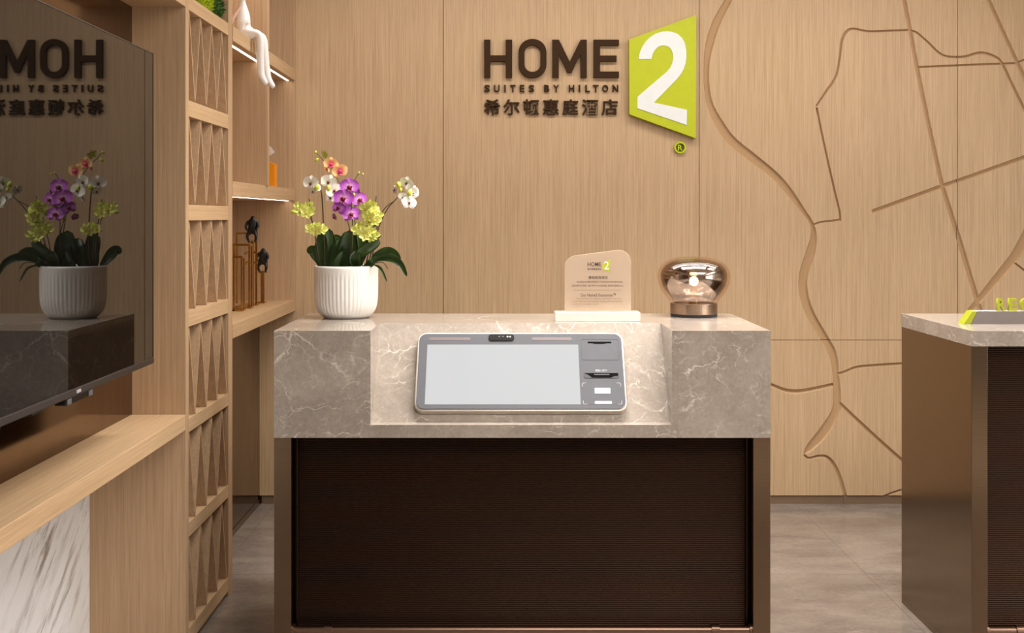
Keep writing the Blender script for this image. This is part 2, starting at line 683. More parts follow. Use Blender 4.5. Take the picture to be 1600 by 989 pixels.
# carved map lines: (points (px, py, width), smooth)
GROOVES = [
    ([(1146, -22, 12), (1138, 0, 11), (1120, 34, 13), (1108.5, 69, 13), (1104, 103, 9), (1104.5, 137, 9), (1110, 165, 10.5), (1123, 192, 14), (1143, 220, 15),
      (1176, 247, 15), (1211, 275, 13), (1233, 300, 12), (1255, 330, 8), (1268, 349, 6), (1271.5, 369, 10), (1266, 396, 15), (1255, 432, 14), (1257, 464, 13.5), (1268, 495, 14), (1287, 527, 13),
      (1301, 553, 12.5), (1306, 585, 10), (1308, 616, 12), (1305.5, 643, 13.5), (1288, 674, 17), (1266, 699, 13), (1256.5, 709, 3)], True),
    ([(1256, 710, 3), (1264, 716, 4.5), (1279, 713, 5), (1292, 714, 5), (1303, 726, 6), (1313, 748, 6), (1321, 776, 6), (1324, 790, 6)], True),
    ([(1150, 588, 5), (1185, 595, 5), (1206, 602, 6), (1229, 610.5, 7), (1255, 611, 7), (1302, 601, 6)], True),
    ([(1305, 585.5, 5), (1318, 582, 5), (1339, 574, 5), (1370, 571, 5), (1410, 568.5, 5), (1480, 565, 5)], True),
    ([(1310, 628, 5), (1339, 656, 6), (1376, 690, 6), (1410, 720, 6), (1460, 762, 6)], True),
    ([(1268, 352, 3), (1282, 347, 3), (1300, 345, 3), (1312, 343, 3)], True),
    ([(1313, 345, 3), (1312, 330, 3.4), (1304, 298, 3.4), (1294, 254, 3.4), (1284, 208, 3.4), (1276, 168, 3.4)], False),
    ([(1275, 166, 2.5), (1290, 144, 4), (1306, 119, 4), (1312, 89, 4), (1315, 65, 4.5), (1322, 50, 4.5), (1333.6, 45, 4), (1356, 49, 3.6), (1390, 48, 3.4), (1421, 47, 3.4)], True),
    ([(1419, 47.5, 3.4), (1431.5, 50.5, 3.4), (1449, 65, 3.4), (1473, 86, 3.4), (1504, 88.7, 3.6), (1531, 82.5, 4.4), (1553, 88, 4.4), (1565, 98, 4.4), (1581, 131, 5), (1600, 170, 5), (1645, 262, 5)], True),
    ([(1403, -42, 7), (1412.7, 0, 6.5), (1423, 51.6, 6.5), (1433, 106.6, 6.5), (1452, 199, 6.5), (1472, 290, 7), (1497, 369, 8), (1526, 466, 8), (1540, 515, 8)], False),
    ([(1432, 105, 3.2), (1497, 102, 3.2), (1586, 98.6, 3.2), (1600, 93.5, 3.2), (1648, 74, 3.2)], False),
    ([(1526, -42, 6), (1545, 0, 6), (1588, 95, 6), (1600, 120, 7), (1648, 225, 7)], False),
    ([(1363, 331, 7), (1471, 291.5, 7), (1513, 277, 6.5), (1600, 246, 6.5), (1650, 228, 6.5)], False),
    ([(1650, 280, 20), (1600, 378, 18), (1586, 401, 16), (1526, 474, 11), (1507, 498, 10), (1470, 548, 9)], False),
    ([(1582, 408, 3), (1600, 422, 3), (1650, 455, 3)], False),
    ([(1380, 776, 3), (1391, 771.5, 4), (1408, 766, 4), (1460, 752, 4)], True),
]
SW = FPX / YW


def cutter(pts, smooth):
    if smooth:
        pts = catmull(pts, 6)
    n = len(pts)
    C2 = [((p[0] - VPX) / SW, CZ - (p[1] - VPY) / SW, max(p[2], .5) / SW / 2) for p in pts]
    rings = []
    bm = bmesh.new()
    for i, (x, z, h) in enumerate(C2):
        def d(a, b):
            v = Vector((C2[b][0] - C2[a][0], C2[b][1] - C2[a][1]))
            return v.normalized() if v.length > 0 else Vector((1, 0))
        if i == 0:
            t = d(0, 1); k = 1
        elif i == n - 1:
            t = d(n - 2, n - 1); k = 1
        else:
            a, b = d(i - 1, i), d(i, i + 1)
            t = (a + b).normalized()
            k = 1 / max(.6, t.dot(a))
        nx, nz = -t.y * k, t.x * k
        ins = min(.006, h * .5)
        top, bot = h + ins * .35, h - ins
        ring = [(x + nx * top, YW - .004, z + nz * top), (x + nx * bot, YW + .013, z + nz * bot),
                (x - nx * bot, YW + .013, z - nz * bot), (x - nx * top, YW - .004, z - nz * top)]
        rings.append([bm.verts.new(q) for q in ring])
    for A, B in zip(rings, rings[1:]):
        for k in range(4):
            bm.faces.new((A[k], A[(k + 1) % 4], B[(k + 1) % 4], B[k])).material_index = 1 if k == 1 else 0
    bm.faces.new(rings[0])
    bm.faces.new(list(reversed(rings[-1])))
    bmesh.ops.recalc_face_normals(bm, faces=bm.faces)
    me = bpy.data.meshes.new('cutter')
    bm.to_mesh(me)
    bm.free()
    me.materials.append(M['wall_wood'])
    me.materials.append(M['groove'])
    o = bpy.data.objects.new('cutter', me)
    C.objects.link(o)
    return o


cutters = [cutter(p, s) for p, s in GROOVES]


def cbox(o):
    xs = [v.co.x for v in o.data.vertices]
    zs = [v.co.z for v in o.data.vertices]
    return min(xs), max(xs), min(zs), max(zs)


XS = [-1.36, -.3145, .9755, 2.278, 3.58, 4.98]
ZH = .827
for k in range(5):
    for (z0, z1) in (((.0435, 2.95),) if k < 2 else ((.0435, ZH - .0015), (ZH + .0015, 2.95))):
        x0, x1 = XS[k] + .0016, XS[k + 1] - .0016
        bm = bmesh.new()
        add_box(bm, x0, x1, YW, YW + .0215, z0, z1, 0)
        p = obj('wall_panel', bm, [M['wall_wood'], M['groove']])
        hit = [c for c in cutters for b in [cbox(c)] if b[0] < x1 and b[1] > x0 and b[2] < z1 and b[3] > z0]
        if hit:
            for c in hit:
                md = p.modifiers.new('cut', 'BOOLEAN')
                md.operation = 'DIFFERENCE'
                md.solver = 'EXACT'
                md.object = c
                md.use_self = True
            dg = bpy.context.evaluated_depsgraph_get()
            me = bpy.data.meshes.new_from_object(p.evaluated_get(dg))
            p.modifiers.clear()
            p.data = me
        adopt(p, wall_back)
for c in cutters:
    bpy.data.objects.remove(c)
sk = None
for k, (a, b) in enumerate(((-1.23, .34), (.34, 1.705), (1.705, 3.2), (3.2, 4.98))):
    o = box('baseboard_back', a + .0008, b - .0008, YW + .006, YW + .022, 0, .043, M['skirt'], bev=0)
    tag(o, kind='structure')

# ------------------------------------------------------------------ left side: alcove with the television
box('back_panel', XB - .02, -1.235, .4, 3.809, .795, 2.143, M['bronze_gloss'], wall_left, 0)
box('marble_panel', XB - .02, XB, .4, 3.809, 0, .742, M['white_marble'], wall_left, 0)
led = thing('wall_ledge', (-1.15, 2.3, .742), 'light wood ledge running under the black television above white marble', 'ledge')
box('board', XB, XF, .4, 3.809, .742, .795, M['wood_y'], led, .002)
sof = thing('soffit_board', (-1.15, 2.3, 2.143), 'wooden soffit board above the black television at top left corner', 'soffit')
box('board', XB, XF, .4, 3.809, 2.143, 2.187, M['wood_y'], sof)

XTV = -1.067
tv = thing('television', (-1.1, 2.66, 1.01), 'large glossy black wall television reflecting the orchid and sign', 'television')
y0, y1, z0, z1 = 1.83, 3.488, 1.01, 1.944
box('screen', XTV - .012, XTV, y0 + .003, y1 - .003, z0 + .014, z1 - .003, M['tv_glass'], tv, .0008)
box('back_shell', XTV - .055, XTV - .014, y0 + .01, y1 - .01, z0 + .02, z1 - .01, M['blackpl'], tv, .004)
box('wall_bracket', -1.235, XTV - .055, 2.4, 2.9, 1.3, 1.65, M['blackpl'], tv, .002)
bm = bmesh.new()
add_box(bm, XTV - .014, XTV + .0015, y0, y1, z1 - .003, z1, 0)
add_box(bm, XTV - .014, XTV + .0015, y1 - .003, y1, z0 + .014, z1 - .003, 0)
add_box(bm, XTV - .014, XTV + .0015, y0, y0 + .003, z0 + .014, z1 - .003, 0)
obj('thin_frame', bm, M['tvmetal'], tv)
box('bottom_bezel', XTV - .02, XTV + .003, y0, y1, z0 - .004, z0 + .014, M['tvmetal'], tv, .0015)
box('maker_plate', XTV + .003, XTV + .004, 2.857, 2.885, z0 + .001, z0 + .009, M['devmark'], tv, 0)
s = box('sensor_box', XTV - .03, XTV - .001, 2.80, 2.98, z0 - .022, z0 - .004, M['blackpl'], tv, .004)
for ya in (2.805, 2.95):
    box('sensor_end', XTV - .001, XTV + .001, ya, ya + .025, z0 - .020, z0 - .006, M['devgrey'], s, 0)
for ya in (2.60, 2.38):
    box('foot_socket', XTV - .03, XTV - .002, ya, ya + .06, z0 - .012, z0 - .004, M['blackpl'], tv, .002)

# ------------------------------------------------------------------ left side: slatted screen
scr = thing('slatted_screen', (-1.2, 4.13, 0), 'tall wooden screen with zigzag slats in six openings beside television', 'screen')
YN0, YN1, YF0, YF1 = 3.809, 3.847, 4.396, 4.462
box('side_panel', XB, XF, YN0, YN1, 0, 2.187, M['wood_z'], scr)
box('side_panel', XB, XF, YF0, YF1, 0, 2.898, M['wood_z'], scr)
box('back_board', -1.215, -1.20, YN1, YF0, .02, 2.14, M['wood_z'], scr, 0)
RAILS = [(.02, .073), (.378, .426), (.728, .775), (1.081, 1.135), (1.436, 1.4885), (1.784, 1.838), (2.14, 2.187)]
for a, b in RAILS:
    box('rail', -1.20, XF - .0005, YN1, YF0, a, b, M['wood_y'], scr)
box('plinth', XB, XF - .012, YN1, YF1, 0, .02, M['bronze'], scr, 0)
TH, DP = .0075, .10
for (a, b), (c, d) in zip(RAILS, RAILS[1:]):
    zb, zt = b, c
    top = [3.858 + .149 * k for k in range(4)]
    bot = [3.784 + .149 * k for k in range(5)]
    arms = []
    for k in range(4):
        arms.append((bot[k], top[k]))
        arms.append((bot[k + 1], top[k]))
    for yb, yt in arms:
        zb2, yb2 = zb, yb
        if yb < YN1 + .004:
            f = (YN1 + .004 - yt) / (yb - yt)
            zb2 = zt + (zb - zt) * f
            yb2 = YN1 + .004
        if yb > YF0 - .004:
            f = (YF0 - .004 - yt) / (yb - yt)
            zb2 = zt + (zb - zt) * f
            yb2 = YF0 - .004
        h = TH / 2
        pts = [(XF - .002, yb2 - h, zb2), (XF - .002, yb2 + h, zb2), (XF - .002, yt + h, zt), (XF - .002, yt - h, zt)]
        prism('slat', pts, (-DP, 0, 0), M['wood_z'], scr)

# ------------------------------------------------------------------ left side: open shelving
shv = thing('open_shelving', (-1.2, 5.1, 0), 'open wooden wall shelving with three lit boards beside slatted screen', 'shelving')
YE = 5.775
for a, b in ((.977, 1.031), (1.528, 1.586), (2.13, 2.187)):
    sh = box('shelf', XB, -1.0555, YF1, YE, a, b, M['wood_y'], shv)
    if a > 1.2:
        box('led_strip', -1.096, -1.086, YF1 + .03, YE - .01, a - .0012, a, M['led'], sh, 0)
box('partition', XB, -1.047, 5.07, 5.105, 1.586, 2.13, M['wood_z'], shv)
box('partition', XB, -1.047, 5.07, 5.105, 2.187, 2.898, M['wood_z'], shv)
box('end_panel', XB, XF, YE, YW - .001, 0.977, 2.898, M['wood_z'], shv)
box('back_board', XB - .018, XB, YF1, YE, .977, 2.898, M['wood_z'], shv, 0)
box('lower_panel', XB, -1.239, YF1, YW - .002, .03, .977, M['bronze_gloss'], shv, 0)
box('kick_strip', XB, -1.236, YF1, YW - .002, 0, .03, M['bronze'], shv, 0)

# ------------------------------------------------------------------ reception desks


def ribbed(name, x0, x1, y, z0, z1, parent, pitch=.0062):
    n = int((z1 - z0) / pitch)
    bm = bmesh.new()
    prev = None
    prof = []
    for k in range(n):
        z = z0 + (z1 - z0) * k / n
        dz = (z1 - z0) / n
        prof += [(y, z), (y - .0016, z + dz * .3), (y - .0016, z + dz * .7)]
    prof.append((y, z1))
    for (yy, zz) in prof:
        cur = (bm.verts.new((x0, yy, zz)), bm.verts.new((x1, yy, zz)))
        if prev:
            bm.faces.new((prev[0], prev[1], cur[1], cur[0]))
        prev = cur
    me = bpy.data.meshes.new(name)
    bm.to_mesh(me)
    bm.free()
    return link(name, me, M['ribbed'], parent)


Y0, YB = 3.673, 4.327
HT = 1.085
X0, X1 = -.739, .845
XL, XR = -.4306, .5306
ZS = .744
IB, IT = (3.72, .785), (3.94, HT)
desk = thing('reception_desk', ((X0 + X1) / 2, 4.0, 0), 'grey marble topped check-in desk with sloping recess holding the terminal', 'desk')
bm = bmesh.new()
add_box(bm, X0, XL, Y0, YB, ZS, HT)
add_box(bm, XR, X1, Y0, YB, ZS, HT)
prof = [(Y0, ZS), (Y0, IB[1]), IB, IT, (YB, HT), (YB, ZS)]
add_prism(bm, [Vector((XL, y, z)) for y, z in prof], Vector((XR - XL, 0, 0)))
obj('stone_top', bm, M['stone'], desk)
for a, b in ((X0, X0 + .055), (X1 - .055, X1)):
    box('side_panel', a, b, Y0 + .002, YB - .01, 0, ZS, M['bronze'], desk, .001)
xi0, xi1 = X0 + .055, X1 - .055
ribbed('ribbed_panel', xi0 + .012, xi1 - .012, Y0 + .075, .03, ZS, desk)
box('inner_body', xi0, xi1, Y0 + .079, YB - .03, .03, ZS, M['ribbed'], desk, 0)
for a in (xi0 + .006, xi1 - .012):
    box('edge_strip', a, a + .006, Y0 + .055, Y0 + .077, .09, ZS, M['ribbed'], desk, .0015)
box('plinth', xi0, xi1, Y0 + .04, YB - .03, 0, .03, M['bronze'], desk, 0)


def foot_rail(parent, x0, x1, brackets, z=.121, y=None):
    y = y or Y0 + .027
    r = tube('foot_rail', [(x0 + .002, y, z), (x0 + .004, y, z), (x1 - .004, y, z), (x1 - .002, y, z)], .0145, M['copper'], parent, 20)
    for bx in brackets:
        bm = bmesh.new()
        add_tube(bm, [(bx - .013, y, z), (bx + .013, y, z)], .0185, 20)
        add_box(bm, bx - .007, bx + .007, y, Y0 + .076, z - .006, z + .006, .001)
        obj('bracket', bm, M['copper'], r)
    for ex in (x0, x1):
        bm = bmesh.new()
        a, b = (ex, ex + .008) if ex == x0 else (ex - .008, ex)
        add_tube(bm, [(a, y, z), (b, y, z)], .021, 20)
        obj('end_cap', bm, M['copper'], r)


foot_rail(desk, xi0, xi1, ((513.5 - 790) / 486, (1117 - 790) / 486))

CX0, CX1 = 1.4856, 3.06
d2 = thing('front_desk', ((CX0 + CX1) / 2, 4.0, 0), 'second reception desk at right edge with thin grey marble top and lime sign', 'desk')
bm = bmesh.new()
add_box(bm, CX0, CX1, Y0, YB, HT - .05, HT, .0012)
obj('stone_top', bm, M['stone'], d2)
for a, b in ((CX0 + .001, CX0 + .052), (CX1 - .052, CX1 - .001)):
    box('side_panel', a, b, Y0 + .002, YB - .002, .0, HT - .05, M['bronze_gloss'] if False else M['bronze'], d2, .001)
ribbed('ribbed_panel', CX0 + .06, CX1 - .06, Y0 + .06, .03, HT - .05, d2)
box('inner_body', CX0 + .052, CX1 - .052, Y0 + .063, YB - .03, .03, HT - .05, M['ribbed'], d2, 0)
box('edge_strip', CX0 + .054, CX0 + .062, Y0 + .045, Y0 + .062, .09, HT - .05, M['ribbed'], d2, .0015)
box('plinth', CX0 + .052, CX1 - .052, Y0 + .03, YB - .03, 0, .03, M['bronze'], d2, 0)
foot_rail(d2, CX0 + .052, CX1 - .052, ((1591 - 790) / 486, 2.8), y=Y0 + .022)

# ------------------------------------------------------------------ sign on the back wall
SY = YW - .022                                          # face of the letters
ss = FPX / (YW - .02)


def wx(px):
    return (px - VPX) / ss


def wz(py):
    return CZ - (py - VPY) / ss


sign = thing('wall_sign', (wx(920), YW, wz(180)), 'brown raised lettering and lime panel with white numeral on wood wall', 'sign')


def px_loops(loops):
    return [[(wx(x), wz(y)) for x, y in lp] for lp in loops]


def sign_piece(name, loops, depth, mat, parent, yface, bev=.0006):
    """loops in pixels; the piece stands on the wall and its face is at yface"""
    me = outline_mesh(px_loops(loops), depth - 2 * bev, bev)
    to_wall(me, 0, 0, 1, 1, yface + depth / 2)
    return link(name, me, mat, parent)


def zoomed(pts, sc=3.955, ox=720, oy=10):
    return [(ox + x / sc, oy + y / sc) for x, y in pts]


def rrect(x0, y0, x1, y1, r, n=7):
    out = []
    for cx, cy, a0 in ((x1 - r, y0 + r, -90), (x1 - r, y1 - r, 0), (x0 + r, y1 - r, 90), (x0 + r, y0 + r, 180)):
        for k in range(n + 1):
            a = math.radians(a0 + 90 * k / n)
            out.append((cx + r * math.cos(a), cy + r * math.sin(a)))
    return out


T, B = 206, 439
H = [(145, T), (182, T), (182, 303), (278, 303), (278, T), (317, T), (317, B), (278, B), (278, 340), (182, 340), (182, B), (145, B)]
Mm = [(567, T), (606, T), (673, 343), (741, T), (778, T), (778, B), (741, B), (741, 290), (686, 408), (660, 408), (605, 290), (605, B), (567, B)]
Ee = [(822, T), (977, T), (977, 241), (860, 241), (860, 304), (962, 304), (962, 339), (860, 339), (860, 403), (977, 403), (977, B), (822, B)]
Oo = rrect(357, T - 4, 529, B + 2, 82)
Oi = rrect(393, T + 32, 493, B - 34, 48)
LD = .022
for lp in ([H], [Oo, Oi], [Mm], [Ee]):
    sign_piece('letter', [zoomed(q) for q in lp], LD, M['brown'], sign, YW - LD)


def text_piece(name, body, cx, y_top, y_bot, width, depth, mat, parent, offset=0.0, ref=None):
    """one glyph standing on the wall: centre cx, top and bottom in pixels"""
    me = text_mesh(body, 1.0, offset)
    a, b, c, d = bounds(me)
    hz = (y_bot - y_top) / ss
    k = hz / (d - c)
    kx = k if width is None else (width / ss) / (b - a)
    for v in me.vertices:
        x, y, z = v.co
        v.co = (wx(cx) + (x - (a + b) / 2) * kx, YW - depth / 2 - z * depth, wz(y_bot) + (y - c) * k)
    return link(name, me, mat, parent)


z2 = lambda x: 740 + x / 6.667
sub = [('S', 140, 60), ('U', 242, 58), ('I', 327, 16), ('T', 410, 56), ('E', 506, 48), ('S', 604, 58), ('B', 763, 56), ('Y', 862, 60), ('H', 1022, 56), ('I', 1105, 16),
       ('L', 1190, 48), ('T', 1275, 56), ('O', 1374, 62), ('N', 1480, 60)]
for ch, cx, wd in sub:
    text_piece('letter', ch, z2(cx), 132.2, 143.4, wd / 6.667, .012, M['brown'], sign, .022)
for k, ch in enumerate('希尔顿惠庭酒店'):
    text_piece('character', ch, 768.6 + 30.72 * k, 154.8, 179.6, 25.3, .014, M['brown'], sign, .014)

GP = [(1040, 208), (1450, 58), (1448, 815), (1040, 668)]
gp = sign_piece('green_panel', [zoomed(GP)], .038, M['green'], sign, YW - .038, .001)
two_out = [(1095, 328), (1103, 288), (1118, 253), (1140, 220), (1168, 193), (1200, 173), (1235, 161), (1268, 158), (1302, 161), (1335, 174), (1362, 197), (1380, 230), (1389, 275), (1390, 320),
           (1385, 355), (1374, 388), (1358, 418), (1336, 447), (1190, 597), (1393, 641), (1393, 735), (1088, 632), (1088, 562), (1268, 408), (1290, 382), (1303, 353), (1309, 322),
           (1307, 297), (1298, 272), (1283, 254), (1262, 246), (1240, 245), (1216, 254), (1196, 273), (1182, 298), (1175, 328)]
me = outline_mesh(px_loops([zoomed(two_out)]), .003)
to_wall(me, 0, 0, 1, 1, YW - .038 - .0018)
link('numeral', me, M['white'], gp)
rm = sign_piece('registered_mark', [zoomed([(1357 + 36 * math.cos(a * PI / 16), 872 + 36 * math.sin(a * PI / 16)) for a in range(32)]),
                                    zoomed([(1357 + 27 * math.cos(a * PI / 16), 872 + 27 * math.sin(a * PI / 16)) for a in range(32)])], .016, M['green'], sign, YW - .016, .0005)
sign_piece('disc', [zoomed([(1357 + 27 * math.cos(a * PI / 16), 872 + 27 * math.sin(a * PI / 16)) for a in range(32)])], .006, M['dgreen'], rm, YW - .006, 0)
text_piece('mark_letter', 'R', 720 + 1357 / 3.955, 10 + 855 / 3.955, 10 + 890 / 3.955, None, .013, M['green'], rm, .02)

# ------------------------------------------------------------------ check-in terminal on the slope
dv = Vector((0, IT[0] - IB[0], IT[1] - IB[1]))
slope_len = dv.length
dv.normalize()
nv = Vector((0, -dv.z, dv.y))
TH_K = .030


def K(u, t, h=0.0):
    return Vector((u, IB[0], IB[1])) + dv * t + nv * h


def ut(px, py, h=TH_K):
    """pixel -> (u, t) on the terminal's face"""
    lo, hi = -.2, .8
    for _ in range(50):
        m = (lo + hi) / 2
        p = K(0, m, h)
        if VPY + (CZ - p.z) * FPX / p.y > py:
            lo = m
        else:
            hi = m
    p = K(0, lo, h)
    return (px - VPX) * p.y / FPX, lo


term = thing('checkin_terminal', K(.05, .17, 0), 'slim grey self check-in touchscreen terminal lying on sloped marble', 'terminal')


def slab(name, loops, h0, h1, mat, parent, bev=0):
    """outline in (u, t) on the slope, from height h0 to h1 above it"""
    d = h1 - h0
    me = outline_mesh(loops, d - 2 * bev, bev)
    for v in me.vertices:
        x, y, z = v.co
        v.co = K(x, y, h0 + d / 2 + z)
    return link(name, me, mat, parent)


uL, uR, tB, tT = -.293, .392, .030, .3155
slab('housing', [rrect(uL + .0, tB - .0, uR, tT + .0, .028)], .0004, TH_K - .004, M['silver'], term, .003)
slab('face_glass', [rrect(uL + .004, tB + .0035, uR - .004, tT - .0035, .026)], TH_K - .004, TH_K, M['devgrey'], term, .0006)


def urect(x0, y0, x1, y1, r=0.0):
    a, b = ut(x0, y1), ut(x1, y0)
    u0, t0, u1, t1 = a[0], a[1], b[0], b[1]
    return rrect(min(u0, u1), t0, max(u0, u1), t1, max(r, .0004), 5)


e = .0006
a, b = ut(664, 632), ut(902, 538.6)
slab('display', [rrect(a[0] - .001, a[1], b[0] + .003, b[1], .001, 2)], TH_K, TH_K + e, M['screen'], term)
cm = slab('camera_bar', [urect(764, 523.2, 803, 532.4, .0085)], TH_K, TH_K + .004, M['blackpl'], term, .0008)
for cx in (780, 786, 793, 797):
    u, t = ut(cx, 527)
    slab('lens', [[(u + .0032 * math.cos(k * PI / 6), t + .0032 * math.sin(k * PI / 6)) for k in range(12)]], TH_K + .004, TH_K + .0048,
         M['devmark'] if cx > 790 else M['devgrey'], cm)
for x0, x1 in ((671, 735), (831, 893)):
    slab('speaker_grille', [urect(x0, 527, x1, 531.5, .002)], TH_K, TH_K + e, M['grille'], term)


def ring_of(x0, y0, x1, y1, r, wd):
    a, b = ut(x0, y1), ut(x1, y0)
    return [rrect(a[0], a[1], b[0], b[1], r, 5), rrect(a[0] + wd, a[1] + wd, b[0] - wd, b[1] - wd, max(r - wd, .001), 5)]


pr = slab('printer_door', ring_of(909, 529.8, 966, 562.6, .007, .0014), TH_K, TH_K + e, M['devline'], term)
slab('paper_slot', [[ut(*q) for q in ((918.5, 533.9), (955, 533.9), (955, 536.2), (947, 536.2), (944, 537.2), (929, 537.2), (926, 536.2), (918.5, 536.2))]], TH_K, TH_K + .0008, M['darkslot'], pr)
cs = slab('card_slot', [urect(912.5, 582.6, 967, 591, .006)], TH_K, TH_K + .0012, M['devline'], term)
slab('slot_mouth', [[ut(*q) for q in ((913.5, 583.2), (966, 583.2), (965.5, 587.5), (960, 587.8), (954, 590.4), (926, 590.4), (920, 586.5))]], TH_K + .0012, TH_K + .0018, M['darkslot'], cs)
slab('slot_lip', [urect(928, 584.6, 952, 586.6)], TH_K + .0018, TH_K + .0026, M['devline'], cs)
idz = slab('card_reader', [urect(911.5, 598.5, 969.5, 632, .006)], TH_K, TH_K + .0003, M['devgrey'], term)
a, b = ut(911, 632), ut(970, 598)
wd, ln = .0016, .014
for sx, u in ((1, a[0]), (-1, b[0])):
    for st, t in ((1, a[1]), (-1, b[1])):
        slab('corner_mark', [[(u + sx * .004, t), (u + sx * ln, t), (u + sx * ln, t + st * wd), (u + sx * .005, t + st * wd), (u + sx * wd, t + st * .005), (u + sx * wd, t + st * ln), (u, t + st * ln), (u, t + st * .004)]],
             TH_K + .0003, TH_K + .0008, M['devmark'], idz)
slab('card_icon', [urect(929.5, 606.3, 953.3, 614.8, .0015)], TH_K + .0003, TH_K + .0009, M['white'], idz)
u, t = ut(941, 613)
slab('icon_dot', [[(u + .004 * math.cos(k * PI / 6), t + .003 * math.sin(k * PI / 6)) for k in range(12)]], TH_K + .0009, TH_K + .0012, M['devmark'], idz)
slab('label_pill', [urect(929.5, 627, 956, 630.8, .003)], TH_K + .0003, TH_K + .0009, M['white'], idz)
me = text_mesh('请插入房卡', .0004, .01)
A = bounds(me)
p0, p1 = ut(930, 580.8), ut(948.5, 577)
for v in me.vertices:
    x, y, z = v.co
    v.co = K(p0[0] + (x - A[0]) / (A[1] - A[0]) * (p1[0] - p0[0]), p0[1] + (y - A[2]) / (A[3] - A[2]) * (p1[1] - p0[1]), TH_K + .0004 + z)
link('slot_caption', me, M['devmark'], term)

# ------------------------------------------------------------------ frosted sign on the desk
YA = FPX / 447.0
acr = thing('guarantee_sign', (.319, YA, HT), 'small frosted acrylic notice with tiny print standing on desk', 'sign')
box('sign_base', .1717, .467, YA - .034, YA + .034, HT, HT + .032, M['frostbase'], acr, .002)
q = lambda x, y: (P(x, y, YA).x, P(x, y, YA).z)
arc = lambda cx, cy, r, a0, a1, n=8: [(cx + r * math.cos(math.radians(a0 + (a1 - a0) * k / n)), cy + r * math.sin(math.radians(a0 + (a1 - a0) * k / n))) for k in range(n + 1)]
lpx = [(882.8, 489)] + arc(900.8, 417.5, 18, 180, 263) + arc(967.3, 409, 18, 263, 360) + [(985.3, 489)]
me = outline_mesh([[q(*p) for p in lpx]], .0056, .0012)
to_wall(me, 0, 0, 1, 1, YA)
link('frosted_plate', me, M['frost'], acr)
YT = YA - .0046


def print_line(body, x0, x1, y0, y1, mat, offset=0.0, parent=None):
    me = text_mesh(body, .0003, offset)
    A = bounds(me)
    a, b = P(x0, y1, YT), P(x1, y0, YT)
    for v in me.vertices:
        x, y, z = v.co
        v.co = (a.x + (x - A[0]) / (A[1] - A[0]) * (b.x - a.x), YT - z, a.z + (y - A[2]) / (A[3] - A[2]) * (b.z - a.z))
    return link('print_line', me, mat, parent or acr)


print_line('HOME', 918, 939.3, 409.5, 416.2, M['ink'], .01)
print_line('希尔顿惠庭酒店', 918, 939.3, 418.8, 422, M['ink'], .01)
me = outline_mesh([[q(*p) for p in ((941.5, 411), (953.5, 405.5), (952.6, 425.5), (941.5, 420.3))]], .0004)
to_wall(me, 0, 0, 1, 1, YT)
em = link('green_emblem', me, M['green'], acr)
me = text_mesh('2', .0003, .01)
A = bounds(me)
a, b = P(944, 421, YT - .0006), P(951.5, 408.5, YT - .0006)
for v in me.vertices:
    x, y, z = v.co
    v.co = (a.x + (x - A[0]) / (A[1] - A[0]) * (b.x - a.x), YT - .0006 - z, a.z + (y - A[2]) / (A[3] - A[2]) * (b.z - a.z))
link('emblem_numeral', me, M['frostbase'], em)
print_line('惠庭服务保证', 919.6, 949.7, 431.2, 435.8, M['ink'], .012)
print_line('我们保证为您提供愉悦的入住体验和舒适的客房设施。', 901, 973.5, 438.9, 441.8, M['ink'])
print_line('若您感到不满意, 我们将尽力为您改进, 直到您满意为止。', 893.5, 974.5, 444.7, 447.8, M['ink'])
o = box('rule_line', P(896, 0, YT).x, P(972, 0, YT).x, YT - .0002, YT + .0002, P(0, 453.4, YT).z, P(0, 453, YT).z, M['inksoft'], acr, 0)
print_line('Our Home2 Guarantee™', 907, 962, 458.4, 463.4, M['ink'], .004)
print_line('We guarantee an engaging experience and clean,', 900.5, 971, 465.2, 468.2, M['inksoft'])
print_line("comfortable accommodations. If you aren't completely", 893.5, 972, 469.6, 472.6, M['inksoft'])
print_line('satisfied, let us make it right.', 893.5, 935.5, 473.8, 476.6, M['inksoft'])

# ------------------------------------------------------------------ table lamp
LX, LY = .6885, 4.215
lamp = thing('table_lamp', (LX, LY, HT), 'glowing smoked glass globe lamp on bronze base at desk end', 'lamp')
lathe('felt_foot', [(0, HT), (.084, HT), (.085, HT + .010), (0, HT + .010)], LX, LY, M['felt'], lamp, 64, smooth=False)
lathe('lamp_base', [(0, HT + .010), (.0845, HT + .010), (.0855, HT + .012), (.0855, HT + .047), (.0845, HT + .049), (.074, HT + .049), (.074, HT + .042), (0, HT + .042)], LX, LY, M['lampbase'], lamp, 64, smooth=False)
zc = 1.2285
globe = [(.0855, HT + .0495), (.094, 1.149), (.108, 1.166), (.120, 1.184), (.1285, 1.205), (.132, zc), (.1295, 1.249), (.121, 1.267), (.106, 1.281), (.086, 1.291), (.060, 1.2985), (.03, 1.302), (0, 1.303)]
sm = catmull(globe, 5)
inner = [(max(0, r * .92 - (.001 if r > .01 else 0)), zc + (z - zc) * .90) for r, z in sm]
inner = [(r, z) for r, z in inner if z > HT + .05]
g = lathe('glass_globe', sm, LX, LY, M['lamp_outer'], lamp, 72)
lathe('mirror_lining', inner, LX, LY, M['lamp_inner'], g, 72)
h = lathe('bulb_holder', [(0, HT + .043), (.02, HT + .043), (.02, HT + .07), (.013, HT + .075), (.013, 1.196), (0, 1.196)], LX, LY, M['brass'], lamp, 24, smooth=False)
lathe('bulb', [(0, 1.195)] + [(.0165 * math.sin(a * PI / 12), 1.213 - .0175 * math.cos(a * PI / 12)) for a in range(1, 12)] + [(0, 1.2305)], LX, LY, M['bulb'], lamp, 24)

